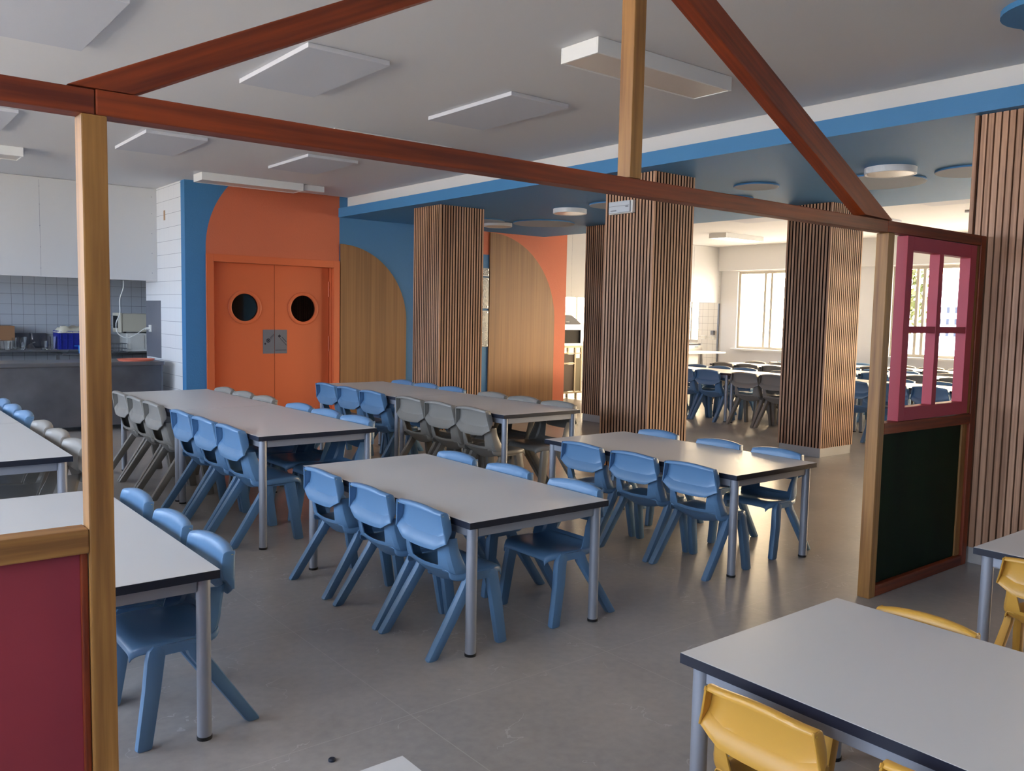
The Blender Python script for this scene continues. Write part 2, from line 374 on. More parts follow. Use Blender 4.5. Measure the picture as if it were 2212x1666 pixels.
window('window_10', 'y', 14.90, -3, .4, .86, 2.45, [(-1.3, .07)], 'southernmost east window')
window('window_11', 'x', 14.04, 12.5, 13.4, .85, 2.3, [(13.08, .05)], 'kitchen window above the oven', sill=False)
window('window_12', 'y', 14.90, 12.05, 13.8, .95, 2.35, [(12.3, .04)], 'kitchen end window beside the cream tiles', sill=False)
window('window_13', 'y', -3.32, 11.8, 13.6, 1.1, 2.3, [(12.7, .06)], 'unseen west window added to light the left kitchen', sill=False)  # added window, out of view, brightens the left kitchen

# double door with portholes
d = empty('door_1', (0, 0, 0), 0, 'orange double doors with round portholes in the blue wall', 'door', kind='structure')
f = MB(); x0, x1, xa, xb = 3.579, 5.351, 3.67, 5.263
f.box(x0, xa, YW-.022, YW-.001, 0, 2.123).box(xb, x1, YW-.022, YW-.001, 0, 2.123).box(xa, xb, YW-.022, YW-.001, 2.03, 2.123)
f.box(3.625, xa-.002, YW, YW+.138, 0, 2.083).box(xb+.002, 5.31, YW, YW+.138, 0, 2.083).box(xa-.002, xb+.002, YW, YW+.138, 2.045, 2.083)
f.box(xb-.012, xb+.002, YW+.04, YW+.05, 0, 2.04)
build('door_frame', f, 'orange_door', d, bevel=.004)
def disc_hole(cx, cz, r, x0, x1, z0, z1, y0, y1, k=48):
    """leaf with a round hole: outer rectangle sampled by angle"""
    inn = [(cx+r*math.cos(2*PI*t/k), cz+r*math.sin(2*PI*t/k)) for t in range(k)]; out = []
    for t in range(k):
        a = 2*PI*t/k; ca, sa = math.cos(a), math.sin(a)
        s = min(((x1-cx)/ca if ca > 1e-9 else (x0-cx)/ca if ca < -1e-9 else 1e9), ((z1-cz)/sa if sa > 1e-9 else (z0-cz)/sa if sa < -1e-9 else 1e9))
        out.append([cx+s*ca, cz+s*sa])
    for X in (x0, x1):                                # snap the nearest sample to each corner
        for Z in (z0, z1):
            i = min(range(k), key=lambda t: (out[t][0]-X)**2+(out[t][1]-Z)**2); out[i] = [X, Z]
    m_ = MB()
    vs = [(q[0], y0, q[1]) for q in inn]+[(q[0], y0, q[1]) for q in out]+[(q[0], y1, q[1]) for q in inn]+[(q[0], y1, q[1]) for q in out]
    fs = []
    for t in range(k):
        u = (t+1) % k
        fs += [(t, u, k+u, k+t), (2*k+t, 3*k+t, 3*k+u, 2*k+u), (t, 2*k+t, 2*k+u, u), (k+t, k+u, 3*k+u, 3*k+t)]
    return m_.add(vs, fs)
def ring(cx, cz, r0, r1, y0, y1, k=48):
    return MB().loft([[(cx+r*math.cos(2*PI*t/k), yy, cz+r*math.sin(2*PI*t/k)) for t in range(k)] for r, yy in ((r0, y1), (r0, y0+.004), (r0+.008, y0), (r1-.008, y0), (r1, y0+.004), (r1, y1))], caps=False)
LY = YW+.115
for xl, xr, cx, hx in ((xa+.004, 4.492, 4.105, xa+.004), (4.498, xb-.004, 4.888, xb-.012)):
    lf = build('door_leaf', disc_hole(cx, 1.485, .174, xl, xr, .008, 2.035, LY, LY+.045), 'orange_door', d)
    build('porthole_ring', ring(cx, 1.485, .172, .215, LY-.014, LY+.001), 'orange_door', lf, smooth=True)
    build('porthole_glass', MB().lathe([(.175, 0), (.175, .006)], cx, 1.485, 40, 0, 'y', LY+.02), 'dark_room_glass', lf)
    for z_ in (.28, 1.02, 1.75): build('hinge', MB().lathe([(.009, 0), (.009, .2)], hx+.004, LY-.004, 10, 0, 'z', z_-.1), 'orange_door', lf)
    pl = build('push_plate', MB().box(max(xl, 4.34), min(xr, 4.663), LY-.003, LY, .90, 1.207), 'film', lf)
    pr = MB(); yp0, yp1 = LY-.0042, LY-.0031
    def stroke(ax, az, bx_, bz, wd):
        dx_, dz_ = bx_-ax, bz-az; L_ = math.hypot(dx_, dz_); nx, nz = -dz_/L_*wd/2, dx_/L_*wd/2
        pr.prism([(ax+nx, az+nz), (bx_+nx, bz+nz), (bx_-nx, bz-nz), (ax-nx, az-nz)], lambda u, v: (u, yp0, v), lambda u, v: (u, yp1, v))
    if cx < 4.5:                                      # round badge with an N, a text line, a dot
        k = 28
        for t in range(k):
            a0, a1 = 2*PI*t/k, 2*PI*(t+1)/k
            pr.prism([(4.410+r*math.cos(a), 1.068+r*math.sin(a)) for r, a in ((.019, a0), (.027, a0), (.027, a1), (.019, a1))], lambda u, v: (u, yp0, v), lambda u, v: (u, yp1, v))
        stroke(4.401, 1.054, 4.401, 1.083, .008); stroke(4.401, 1.083, 4.418, 1.054, .008); stroke(4.418, 1.054, 4.418, 1.083, .008)
        for t in range(8): stroke(4.432+t*.0068, 1.098+t*.0066, 4.436+t*.0068, 1.102+t*.0066, .007)
        for t in range(9): stroke(4.443+t*.0052, 1.092+t*.0051, 4.446+t*.0052, 1.095+t*.0051, .004)
        pr.prism([(4.368+.012*math.cos(q*PI/6), 1.027+.012*math.sin(q*PI/6)) for q in range(12)], lambda u, v: (u, yp0, v), lambda u, v: (u, yp1, v))
    else:                                             # small square and two slanting text lines, a rule
        pr.prism([(4.56, 1.147), (4.582, 1.125), (4.56, 1.103), (4.538, 1.125)], lambda u, v: (u, yp0, v), lambda u, v: (u, yp1, v))
        for t in range(9): stroke(4.594+t*.0068, 1.112-t*.0072, 4.599+t*.0068, 1.107-t*.0072, .009)
        for t in range(13): stroke(4.572+t*.0066, 1.094-t*.0069, 4.577+t*.0066, 1.089-t*.0069, .007)
        stroke(4.504, .945, 4.656, .945, .006)
    build('printed_mark', pr, 'print', pl)

# oak arches on the front wall
def quarter(x0, r, zc, k=28): return [(x0, .0), (x0+r, .0)]+[(x0+r*math.cos(PI/2*t/k), zc+r*math.sin(PI/2*t/k)) for t in range(k+1)]
for x0, r, zc, lb in ((5.362, 1.02, 1.33, 'oak quarter arch panel right beside the orange doors'), (7.85, 1.315, 1.373, 'taller oak quarter arch panel on the orange wall')):
    tag(build('arch_panel', MB().prism(quarter(x0, r, zc), lambda u, v: (u, YW-.028, v+.002), lambda u, v: (u, YW-.001, v+.002)), 'oak'), lb, 'wall panel')

# ------------------------------------------------------------------ slatted columns
def column(x0, x1, y0, y1, label, plinth=.1, wd=.023, dark_sides=True):
    r = empty('slatted_column', (0, 0, 0), 0, label, 'column', 'slatted timber columns')
    build('core', MB().box(x0+.024, x1-.024, y0+.024, y1-.024, plinth, SOF-.002), 'slat_back', r)
    build('plinth', MB().box(x0+.012, x1-.012, y0+.012, y1-.012, 0, plinth-.001), 'plinth', r, bevel=.002)
    s = MB(); p = .04
    nx = round((x1-x0)/p); ny = round((y1-y0)/p)
    def slat(a0, a1, b0, b1, faces):                  # front faces in slat wood, sides in the dark backing colour
        s.box(a0, a1, b0, b1, plinth, SOF-.003); s.mi[-6:] = [0 if q in faces or not dark_sides else 1 for q in range(6)]
    for i in range(nx+1):
        c_ = x0+wd/2+(x1-x0-wd)*i/nx; e_ = (5,) if i == 0 else (3,) if i == nx else ()
        slat(c_-wd/2, c_+wd/2, y0, y0+.023, (2,)+e_); slat(c_-wd/2, c_+wd/2, y1-.023, y1, (4,)+e_)
    for i in range(1, ny):
        c_ = y0+wd/2+(y1-y0-wd)*i/ny
        slat(x0, x0+.023, c_-wd/2, c_+wd/2, (5,)); slat(x1-.023, x1, c_-wd/2, c_+wd/2, (3,))
    build('slat_cladding', s, ['slat', 'slat_back'], r)
    return r
column(5.50, 6.12, 8.22, 8.78, 'slatted timber column standing between the two oak arches')
column(5.51, 6.03, 4.99, 5.57, 'slatted timber column carrying the white emergency light')
column(8.24, 8.86, 8.10, 8.70, 'far slatted column partly hidden behind the emergency light column')
column(8.22, 8.85, 4.97, 5.50, 'slatted column seen left of the pink window frame')
column(5.40, 6.02, 1.74, 2.36, 'near slatted column at the right edge behind the playhouse end', wd=.030, dark_sides=False)

# emergency light
e = empty('emergency_light', (0, 0, 0), 0, 'small white emergency light on the middle slatted column', 'light')
build('housing', MB().box(5.470, 5.509, 5.205, 5.492, 2.362, 2.472), 'pvc', e, bevel=.006)
build('lens', MB().box(5.452, 5.469, 5.222, 5.478, 2.368, 2.466), 'emg', e, bevel=.007)
build('label_strip', MB().box(5.4505, 5.4515, 5.235, 5.27, 2.412, 2.422).box(5.4505, 5.4515, 5.38, 5.45, 2.384, 2.392).box(5.4505, 5.4515, 5.23, 5.47, 2.425, 2.428), 'steel_dark', e)

# ------------------------------------------------------------------ ceiling fittings
def cpanel(x0, x1, y0, y1, label, zc=CEIL, grp='acoustic ceiling panels'):
    return tag(build('acoustic_panel', MB().box(x0, x1, y0, y1, zc-.03, zc-.0015), 'acoustic', bevel=.003), label, 'ceiling panel', grp)
cpanel(2.175, 2.705, 4.61, 5.645, 'square ceiling panel left of the king post, above the beam')
cpanel(3.675, 4.20, 4.65, 5.68, 'white ceiling panel next to the boxed lamp')
cpanel(3.68, 4.22, 7.80, 8.76, 'ceiling panel above the orange doors, below the beam')
cpanel(2.176, 2.70, 7.75, 8.76, 'ceiling panel just right of the honey coloured post')
cpanel(.69, 1.216, 4.57, 5.60, 'large ceiling panel in the upper left corner')
cpanel(.69, 1.22, 7.71, 8.69, 'ceiling panel cut by the left edge below the beam')
cpanel(10.60, 11.16, 6.95, 8.18, 'ceiling panel of the bright hall left of the right column', grp='far hall ceiling panels')
cpanel(10.46, 11.02, 4.1, 5.28, 'ceiling panel of the bright hall above the pink frame', grp='far hall ceiling panels')
cpanel(11.9, 12.46, 4.0, 5.26, 'ceiling panel of the bright hall nearest the slatted column edge', grp='far hall ceiling panels')
cpanel(11.9, 12.46, 6.4, 7.66, 'ceiling panel of the bright hall behind the lit lamp', grp='far hall ceiling panels')
def lamp(x0, x1, y0, y1, label, glowing=False):
    r = empty('ceiling_lamp', (0, 0, 0), 0, label, 'ceiling lamp', 'boxed ceiling lamps')
    z0 = CEIL-.088
    build('lamp_body', MB().box(x0, x1, y0, y0+.014, z0, CEIL-.0015).box(x0, x1, y1-.014, y1, z0, CEIL-.0015).box(x0, x0+.014, y0+.014, y1-.014, z0, CEIL-.0015).box(x1-.014, x1, y0+.014, y1-.014, z0, CEIL-.0015), 'lamp_body', r, bevel=.002)
    build('diffuser', MB().box(x0+.0145, x1-.0145, y0+.0145, y1-.0145, z0+.004, z0+.012), 'glowing' if glowing else 'diffuser', r)
    return r
lamp(3.31, 4.475, 3.44, 3.74, 'boxed ceiling lamp behind the king post')
lamp(3.33, 4.50, 6.55, 6.86, 'boxed ceiling lamp mostly hidden behind the long beam')
l2 = lamp(3.295, 4.50, 9.66, 9.94, 'boxed ceiling lamp in front of the orange arch')
build('cable_trunking', MB().box(4.515, 4.79, 9.70, 9.76, CEIL-.07, CEIL-.0015).box(4.40, 4.515, 9.62, 9.65, CEIL-.095, CEIL-.09), 'lamp_body', l2, bevel=.003)
lamp(.34, 1.535, 9.50, 9.82, 'boxed ceiling lamp at the left edge over the serving counter')
lamp(12.30, 13.40, 9.45, 9.82, 'lit ceiling lamp of the bright hall near the windows, glow added', True)
def disc(cx, cy, r, label, lampy=False):
    if lampy:
        e = empty('disc_lamp', (cx, cy, 0), 0, label, 'ceiling lamp', 'round ceiling lamps')
        build('lamp_ring', MB().lathe([(r, 0), (r, -.05), (r-.008, -.052), (r-.02, -.045)], 0, 0, 48, 0, 'z', SOF-.001), 'lamp_body', e, smooth=True)
        build('diffuser', MB().lathe([(r-.0205, 0), (r-.0205, .004)], 0, 0, 48, 0, 'z', SOF-.049), 'diffuser', e)
        return e
    e = empty('ceiling_disc', (cx, cy, 0), 0, label, 'ceiling disc', 'round blue ceiling discs')
    build('disc_face', MB().lathe([(r-.001, 0), (r-.004, -.003)], 0, 0, 56, 0, 'z', SOF-.0135), 'disc', e)
    build('disc_rim', MB().lathe([(r, -.001), (r, -.013)], 0, 0, 56, 0, 'z', SOF), 'blue_paint', e, smooth=True)
    return e
disc(7.57, 8.82, .415, 'large pale ceiling disc in front of the taller oak arch')
disc(6.85, 9.23, .30, 'pale ceiling disc half hidden by the farther slatted column')
disc(6.875, 6.80, .29, 'ceiling disc cut off by the emergency light column')
disc(6.784, 4.89, .205, 'small ceiling disc right of the emergency light column')
disc(7.32, 5.57, .22, 'ceiling disc touching the top of the long beam')
disc(7.29, 4.0, .41, 'large ceiling disc crossed by the right rafter')
disc(7.30, 3.17, .29, 'ceiling disc cut off by the near right column')
disc(6.82, 7.485, .197, 'round lamp above the large pale disc', True)
disc(7.165, 9.31, .197, 'round lamp beside the far slatted column between oak arches', True)
disc(6.75, 3.585, .197, 'round lamp at the right above the crossed ceiling disc', True)
out = []
for cx, cy, r, a0, a1 in ((4.62, 1.66, .25, 60, 230), (4.72, 1.30, .22, 190, 300), (5.0, 1.32, .2, 260, 380), (5.02, 1.62, .27, -10, 110)):
    out += [(cx+r*math.cos(math.radians(a)), cy+r*math.sin(math.radians(a))) for a in range(a0, a1, 12)]
tag(build('ceiling_cloud', MB().prism(out, lambda u, v: (u, v, CEIL-.03), lambda u, v: (u, v, CEIL-.0015)), 'blue_paint'), 'blue cloud shaped ceiling panel in the upper right corner', 'ceiling panel')

# ------------------------------------------------------------------ playhouse frame
h = empty('playhouse_frame', (0, 0, 0), 0, 'timber playhouse front with gable, pink window and coloured boards', 'playhouse')
Y0, T = 2.238, .066; YM = Y0+T/2
SX = (0, 1, 0)
beam('post', (.511, YM, 0), (.511, YM, 1.909), .058, T, 'wood_honey', h)['label'] = 'honey coloured door post at left'
beam('post', (4.265, YM, 0), (4.265, YM, 1.913), .062, T, 'wood_honey', h)['label'] = 'honey coloured door post at right'
beam('post', (5.340, YM, 0), (5.340, YM, 1.976), .062, T, 'wood_brown', h)['label'] = 'brown end post against the slatted column'
beam('post', (-.66, YM, 0), (-.66, YM, 1.966), .062, T, 'wood_honey', h)
beam('king_post', (2.365, YM, 1.972), (2.365, YM, 2.86), .062, T, 'wood_honey', h)
beam('lintel_beam', (.515, YM, 1.939), (4.222, YM, 1.942), .060, T, 'wood_brown', h)
beam('side_beam', (-.629, YM, 1.938), (.513, YM, 1.938), .058, T, 'wood_brown', h)
beam('side_beam', (4.224, YM, 1.944), (5.309, YM, 1.947), .058, T, 'wood_brown', h)
def rafter(sg):
    # outline in the plane of the front, sloping from the eaves to the ridge
    xe, ze, xr, zr = (.455, 1.970, 2.362, 2.93) if sg < 0 else (4.268, 1.975, 2.368, 2.93)
    ang = math.atan2(zr-ze, xr-xe); t = .066
    if sg < 0: oc = [(0, 0), (math.hypot(xr-xe, zr-ze), 0), (math.hypot(xr-xe, zr-ze)-.03, -t), (.131, -t)]
    else: oc = [(0, 0), (math.hypot(xr-xe, zr-ze), 0), (math.hypot(xr-xe, zr-ze)-.03, t), (.30, t+.075), (.20, t+.06)]
    z = Vector((math.cos(ang), 0, math.sin(ang))); x = Vector((-math.sin(ang), 0, math.cos(ang))); y = z.cross(x)
    if sg > 0: oc = [(0, 0), (math.hypot(xr-xe, zr-ze), 0), (math.hypot(xr-xe, zr-ze)-.03, .115), (.245, .115)]
    mb = MB().prism(oc, lambda u, v: (v, T/2, u), lambda u, v: (v, -T/2, u))
    o = build('rafter', mb, 'wood_brown', h, bevel=.003)
    o.matrix_local = Matrix(((x.x, 0, z.x, xe), (0, 1, 0, YM), (x.z, 0, z.z, ze), (0, 0, 0, 1)))
rafter(-1); rafter(1)
beam('rail', (-.629, YM, .883), (.481, YM, .883), .06, T, 'wood_honey', h)['label'] = 'honey coloured sill rail above the red board'
beam('rail', (4.297, YM, .900), (5.308, YM, .893), .06, T, 'wood_brown', h)['label'] = 'brown sill rail under the pink window'
beam('rail', (4.297, YM, .031), (5.308, YM, .031), .06, T, 'wood_brown', h)
beam('rail', (-.629, YM, .031), (.481, YM, .031), .06, T, 'wood_honey', h)
build('infill_board', MB().box(-.62, .464, Y0+.026, Y0+.038, .062, .852), 'red_panel', h)['label'] = 'red board'
build('infill_board', MB().box(4.298, 5.245, Y0+.026, Y0+.038, .062, .862), 'green_panel', h)['label'] = 'dark green board'
beam('glazing_bead', (.4725, Y0+.024, .062), (.4725, Y0+.024, .852), .016, .02, 'wood_brown', h)
beam('glazing_bead', (5.277, Y0+.036, .062), (5.277, Y0+.036, .862), .062, .04, 'wood_honey', h)
beam('glazing_bead', (5.292, YM, .925), (5.292, YM, 1.916), .03, .05, 'wood_honey', h)
pw = MB(); yp0, yp1 = Y0+.001, Y0+.061; wx0, wx1, wz0, wz1 = 4.437, 5.258, .930, 1.913
pw.box(wx0, 4.503, yp0, yp1, wz0, wz1).box(5.180, wx1, yp0, yp1, wz0, wz1).box(4.503, 5.180, yp0, yp1, wz0, 1.003).box(4.503, 5.180, yp0, yp1, 1.838, wz1)
wf = build('window_frame', pw, 'pink_frame', h, bevel=.003)
build('glazing_bar', MB().box(4.806, 4.856, yp0+.002, yp1-.002, 1.003, 1.838), 'pink_frame', wf, bevel=.002)
build('glazing_bar', MB().box(4.503, 4.8055, yp0+.004, yp1-.02, 1.402, 1.438).box(4.8565, 5.180, yp0+.004, yp1-.02, 1.402, 1.438), 'pink_frame', wf, bevel=.002)

# ------------------------------------------------------------------ tables
def make_table(x0, x1, y0, y1, zt, label, grp='white canteen tables'):
    r = empty('canteen_table', ((x0+x1)/2, (y0+y1)/2, 0), 0, label, 'table', grp)
    a, b = (x1-x0)/2, (y1-y0)/2
    t = MB().box(-a, a, -b, b, zt-.029, zt-.001); t.mi = [1]*6
    t.box(-a+.0008, a-.0008, -b+.0008, b-.0008, zt-.0009, zt)
    build('table_top', t, ['table_top', 'table_edge'], r)
    i = .043
    for sx_ in (-1, 1):
        for sy_ in (-1, 1):
            cx, cy = sx_*(a-i), sy_*(b-i)
            lg = build('leg', MB().lathe([(.0235, .012), (.0235, zt-.030)], cx, cy, 20), 'alu', r, smooth=True)
            build('foot_cap', MB().lathe([(.025, 0), (.0255, .004), (.025, .0119)], cx, cy, 20), 'rubber', lg, smooth=True)
    for sx_ in (-1, 1): build('apron', MB().box(sx_*(a-.032), sx_*(a-.052), -b+i+.024, b-i-.024, zt-.074, zt-.030), 'alu', r, bevel=.002)
    for sy_ in (-1, 1): build('apron', MB().box(-a+i+.024, a-i-.024, sy_*(b-.032), sy_*(b-.052), zt-.074, zt-.030), 'alu', r, bevel=.002)
    return r
make_table(2.055, 2.865, 2.82, 4.42, .59, 'white table in the middle foreground with six blue chairs')
make_table(3.915, 4.712, 2.868, 4.50, .59, 'white table in front of the emergency light column, six blue chairs')
make_table(1.988, 2.79, 4.885, 6.485, .70, 'taller white table before the orange doors, near half with blue chairs')
make_table(1.988, 2.79, 6.492, 8.085, .70, 'taller white table before the orange doors, far half with grey chairs')
make_table(3.965, 4.75, 5.03, 6.60, .70, 'white table before the oak arches, near half with grey chairs')
make_table(3.965, 4.75, 6.607, 8.20, .70, 'white table before the oak arches, far half with blue chairs')
make_table(.195, .995, 2.775, 4.35, .59, 'white table directly behind the red board and left post')
make_table(.145, .948, 4.72, 6.24, .70, 'white table by the serving counter, near half with grey chairs')
make_table(.145, .948, 6.247, 7.80, .70, 'white table by the serving counter, far half with blue chairs')
make_table(1.818, 2.618, -.10, 1.495, .53, 'low white table at lower right with yellow chairs')
make_table(3.70, 4.50, -.08, 1.515, .53, 'low white table cut by the right edge beside the green board')
make_table(.11, .91, -.12, 1.476, .53, 'low white table of which one corner shows at the bottom edge')
RT = 'far hall tables'
make_table(9.88, 10.66, 7.466, 9.02, .70, 'far hall table of the front row, left one before the hatch', RT)
make_table(9.88, 10.66, 5.90, 7.46, .70, 'far hall table of the front row, half hidden by the column', RT)
make_table(9.88, 10.66, 4.28, 5.893, .70, 'far hall table of the front row, seen through the pink frame', RT)
make_table(11.80, 12.58, 7.68, 9.30, .70, 'far hall table of the middle row, left one with grey chairs', RT)
make_table(11.80, 12.58, 5.975, 7.60, .70, 'far hall table of the middle row, seen beside the right post', RT)
make_table(11.80, 12.58, 4.40, 5.965, .70, 'far hall table of the middle row, seen through the pink frame', RT)
make_table(13.38, 14.14, 7.58, 9.20, .70, 'far hall table of the window row, left one', RT)
make_table(13.38, 14.14, 5.85, 7.52, .70, 'far hall table of the window row, seen through the pink frame', RT)

# ------------------------------------------------------------------ chairs (one moulded chair, size scaled on its root)
def chair_parts(color, lean):
    parts = {}
    # backrest: an upper band with a lip and side flanges, over a lower shell with two uprights round the hand slot
    mb = MB(); vs = []
    cf = [-1.03, -1.025, -1.01, -1.0, -.985, -.94, -.80, -.66, -.62, -.4, -.2, 0]; cf += [-q for q in reversed(cf[:-1])]
    rows = [(0, -.126), (.10, -.121), (.27, -.104), (.31, -.097), (.40, -.093), (.60, -.089), (.85, -.090), (.95, -.093), (.985, -.098), (1.0, -.105), (1.0, -.114), (.985, -.120), (.955, -.1235), (.91, -.1245)]
    for k, (t, up) in enumerate(rows):
        for c_ in cf:
            a = min(1, abs(c_))
            zb = .449-.006*(1-(a/.62)**2) if a < .62 else .449+(.489-.449)*(a-.62)/.38
            zt = .614+.016*(1-a*a)
            z = zb+(zt-zb)*t
            wd = .2015-.0245*max(0, min(1, (z-.489)/.125))
            u = up + .020*a**4; rim = -.1245 + .012*a**4
            e_ = abs(c_)
            if e_ > .99: u = u + (rim-u)*{1.0: .12, 1.01: .45, 1.025: .85, 1.03: 1.0}[round(e_, 3)]
            u -= lean*max(0, z-.36)
            q_ = max(-1, min(1, c_))
            if e_ == .985: q_ *= .9985/.985
            if e_ == 1.03: q_ *= .985
            vs.append((u, q_*wd, z))
    rows = [t for t, up in rows]
    nc = len(cf)
    mb.add(vs, [(i*nc+c_, i*nc+c_+1, (i+1)*nc+c_+1, (i+1)*nc+c_) for i in range(len(rows)-1) for c_ in range(nc-1)])
    rows = [(.312, .146, -.030, .012, .028, .10), (.330, .172, -.066, .022, .050, .10), (.350, .184, -.088, .028, .058, .101), (.364, .184, -.096, .030, .060, .102), (.380, .182, -.101, .032, .060, .103),
            (.386, .181, -.103, .032, .060, .106), (.42, .175, -.107, .033, .052, .112), (.447, .171, -.110, .034, .048, .119), (.475, .174, -.110, .032, .044, .124), (.50, .178, -.108, .030, .040, .128)]
    vs = []
    for k, (z, wd, ub, du, fl, s) in enumerate(rows):
        ub -= lean*max(0, z-.36)
        cols = [(-wd+.002, ub+du+fl), (-wd, ub+du+fl*.5), (-wd+.002, ub+du), (-wd+.016, ub+du*.6), (-s, ub+du*.30), (-s*.5, ub+du*.08), (0, ub)]
        cols += [(-a, b) for a, b in reversed(cols[:-1])]
        for v, u in cols:
            f_ = 1-min(1, abs(v)/wd)**2
            vs.append((u, v, z - (.026*f_ if k == 0 else 0) - (.012*f_ if k in (3, 4) else 0)))
    nc = 13; fs = []
    for i in range(len(rows)-1):
        for c_ in range(nc-1):
            if i >= 4 and 4 <= c_ < 8: continue           # the hand slot
            fs.append((i*nc+c_, i*nc+c_+1, (i+1)*nc+c_+1, (i+1)*nc+c_))
    mb.add(vs, fs); b = build('backrest', mb, color)
    q = b.modifiers.new('s', 'SOLIDIFY'); q.thickness = .006; q.offset = 0
    q = b.modifiers.new('b', 'BEVEL'); q.width = .002; q.segments = 2; q.limit_method = 'ANGLE'; q.angle_limit = .6
    bake(b); b.data.shade_smooth(); b.data.set_sharp_from_angle(angle=.55); parts['backrest'] = [b.data]
    # seat
    rows = [(-.084, .356, .358, .166), (-.068, .334, .344, .176), (-.04, .325, .340, .184), (0, .323, .341, .188), (.06, .330, .344, .190), (.12, .339, .347, .190),
            (.160, .343, .347, .184), (.188, .339, .340, .168), (.205, .327, .327, .155), (.209, .309, .309, .150)]
    mb = MB(); vs = []
    for u, zc, ze, wd in rows:
        cols = [(-wd-.001, ze-.030), (-wd, ze-.006), (-wd+.006, ze), (-wd*.75, None), (-wd*.4, None), (0, None)]
        cols += [(-a, b_) for a, b_ in reversed(cols[:-1])]
        for v, z in cols: vs.append((u, v, z if z is not None else zc+(ze-zc)*(abs(v)/wd)**2))
    nc = 11; mb.add(vs, [(i*nc+c_, i*nc+c_+1, (i+1)*nc+c_+1, (i+1)*nc+c_) for i in range(len(rows)-1) for c_ in range(nc-1)])
    b = build('seat', mb, color)
    q = b.modifiers.new('s', 'SOLIDIFY'); q.thickness = .008; q.offset = 0
    q = b.modifiers.new('ss', 'SUBSURF'); q.levels = 1; q.render_levels = 1
    bake(b); b.data.shade_smooth(); parts['seat'] = [b.data]
    # legs
    def ringr(cu, cv, z, hu, hv, k=12, tilt=0):
        rg = []
        for t in range(k):
            a = 2*PI*(t+.5)/k; ca, sa = math.cos(a), math.sin(a)
            rr_ = 1/((abs(ca)**4+abs(sa)**4)**.25)
            rg.append((cu+hu*rr_*ca, cv+hv*rr_*sa, z))
        return rg
    parts['leg'] = []; lv = .182/.197 if lean > .12 else 1.0
    for sg in (-1, 1):
        v0, v1 = sg*.197*lv, sg*.183*lv
        m_ = MB().loft([ringr(.180, v0, .0, .022, .015), ringr(.180, v0, .006, .027, .019), ringr(.150, sg*.191*lv, .20, .030, .020), ringr(.137, v1, .29, .032, .019), ringr(.130, v1, .325, .032, .018), ringr(.122, v1, .341, .022, .013)])
        m_.prism([(-.006, .306), (.11, .306), (.12, .340), (.012, .340), (-.012, .322)], lambda u, z: (u, v1-.016, z), lambda u, z: (u, v1+.016, z))
        parts['leg'].append(build('leg', m_, color, bevel=.0, smooth=True).data)
        m_ = MB().loft([ringr(-.190, v0, 0, .021, .016), ringr(-.187, v0, .006, .026, .020), ringr(-.09, sg*.191*lv, .15, .028, .021), ringr(.0, v1, .285, .031, .019), ringr(.016, v1, .325, .028, .017)])
        parts['leg'].append(build('leg', m_, color, smooth=True).data)
    for o in list(C.objects):
        if o.name.split('.')[0] in ('backrest', 'seat', 'leg') and o.parent is None: bpy.data.objects.remove(o)
    return parts
PARTS = {(k, z): chair_parts(k, z) for k, z in (('chair_blue', .10), ('chair_blue', .16), ('chair_grey', .16), ('chair_yellow', .08))}
PLUG = {}
for k in ('plug_yellow', 'plug_green', 'plug_dark'):
    o = build('size_plug', MB().lathe([(.0055, -.0025), (.0055, .0025)], 0, 0, 12, 0, 'y', 0), k); PLUG[k] = o.data; bpy.data.objects.remove(o)
PROTO = {}
def chair(color, plug, S, x, y, facing, label, group, jitter=0.):
    ln_ = .08 if color == 'chair_yellow' else (.16 if S > 1.1 else .10); key = (color, plug)
    if key not in PROTO:
        r = empty('school_chair')
        for nm, mes in PARTS[color, ln_].items():
            for me in mes:
                o = bpy.data.objects.new(nm, me); C.objects.link(o); o.parent = r
        for sg in (-1, 1):
            o = bpy.data.objects.new('size_plug', PLUG[plug]); C.objects.link(o); o.parent = r; o.location = (-.103-ln_*.24, sg*.1795, .600)
            o['label'] = {'plug_yellow': 'yellow round plug', 'plug_green': 'green round plug', 'plug_dark': 'navy round plug'}[plug]
        PROTO[key] = r
    else: r = copy_tree(PROTO[key])
    r.location = (x, y, 0); r.scale = (S, S*(.957 if S > 1.1 else 1), S); r.rotation_euler = (0, 0, (0 if facing > 0 else PI)+jitter)
    return tag(r, label, 'chair', group)
ORD3 = ('nearest', 'middle', 'farthest')
def row3(color, plug, S, x, ys, facing, where, group):
    cn = {'chair_blue': 'blue', 'chair_grey': 'grey', 'chair_yellow': 'yellow'}[color]
    side = 'left' if facing > 0 else 'right'
    names = ORD3 if len(ys) == 3 else (('nearer', 'farther') if len(ys) == 2 else ('only visible',))
    for q, yy in zip(names, ys):
        chair(color, plug, S, x, yy, facing, '%s chair, %s on the %s of %s' % (cn, q, side, where), group, random.uniform(-.005, .005))
BL, GR, YE = 'chair_blue', 'chair_grey', 'chair_yellow'
SM, LG = 1.0, 1.17
row3(BL, 'plug_yellow', SM, 2.12, (3.11, 3.56, 4.076), 1, 'the middle foreground table', 'chairs at the middle foreground table')
row3(BL, 'plug_yellow', SM, 2.79, (3.10, 3.63, 4.13), -1, 'the middle foreground table', 'chairs at the middle foreground table')
row3(BL, 'plug_yellow', SM, 3.97, (3.145, 3.59, 4.05), 1, 'the table before the emergency light', 'chairs at the table before the emergency light')
row3(BL, 'plug_yellow', SM, 4.64, (3.18, 3.64, 4.19), -1, 'the table before the emergency light', 'chairs at the table before the emergency light')
row3(BL, 'plug_dark', LG, 2.10, (5.24, 5.70, 6.16), 1, 'the table facing the orange doors', 'chairs at the table facing the orange doors')
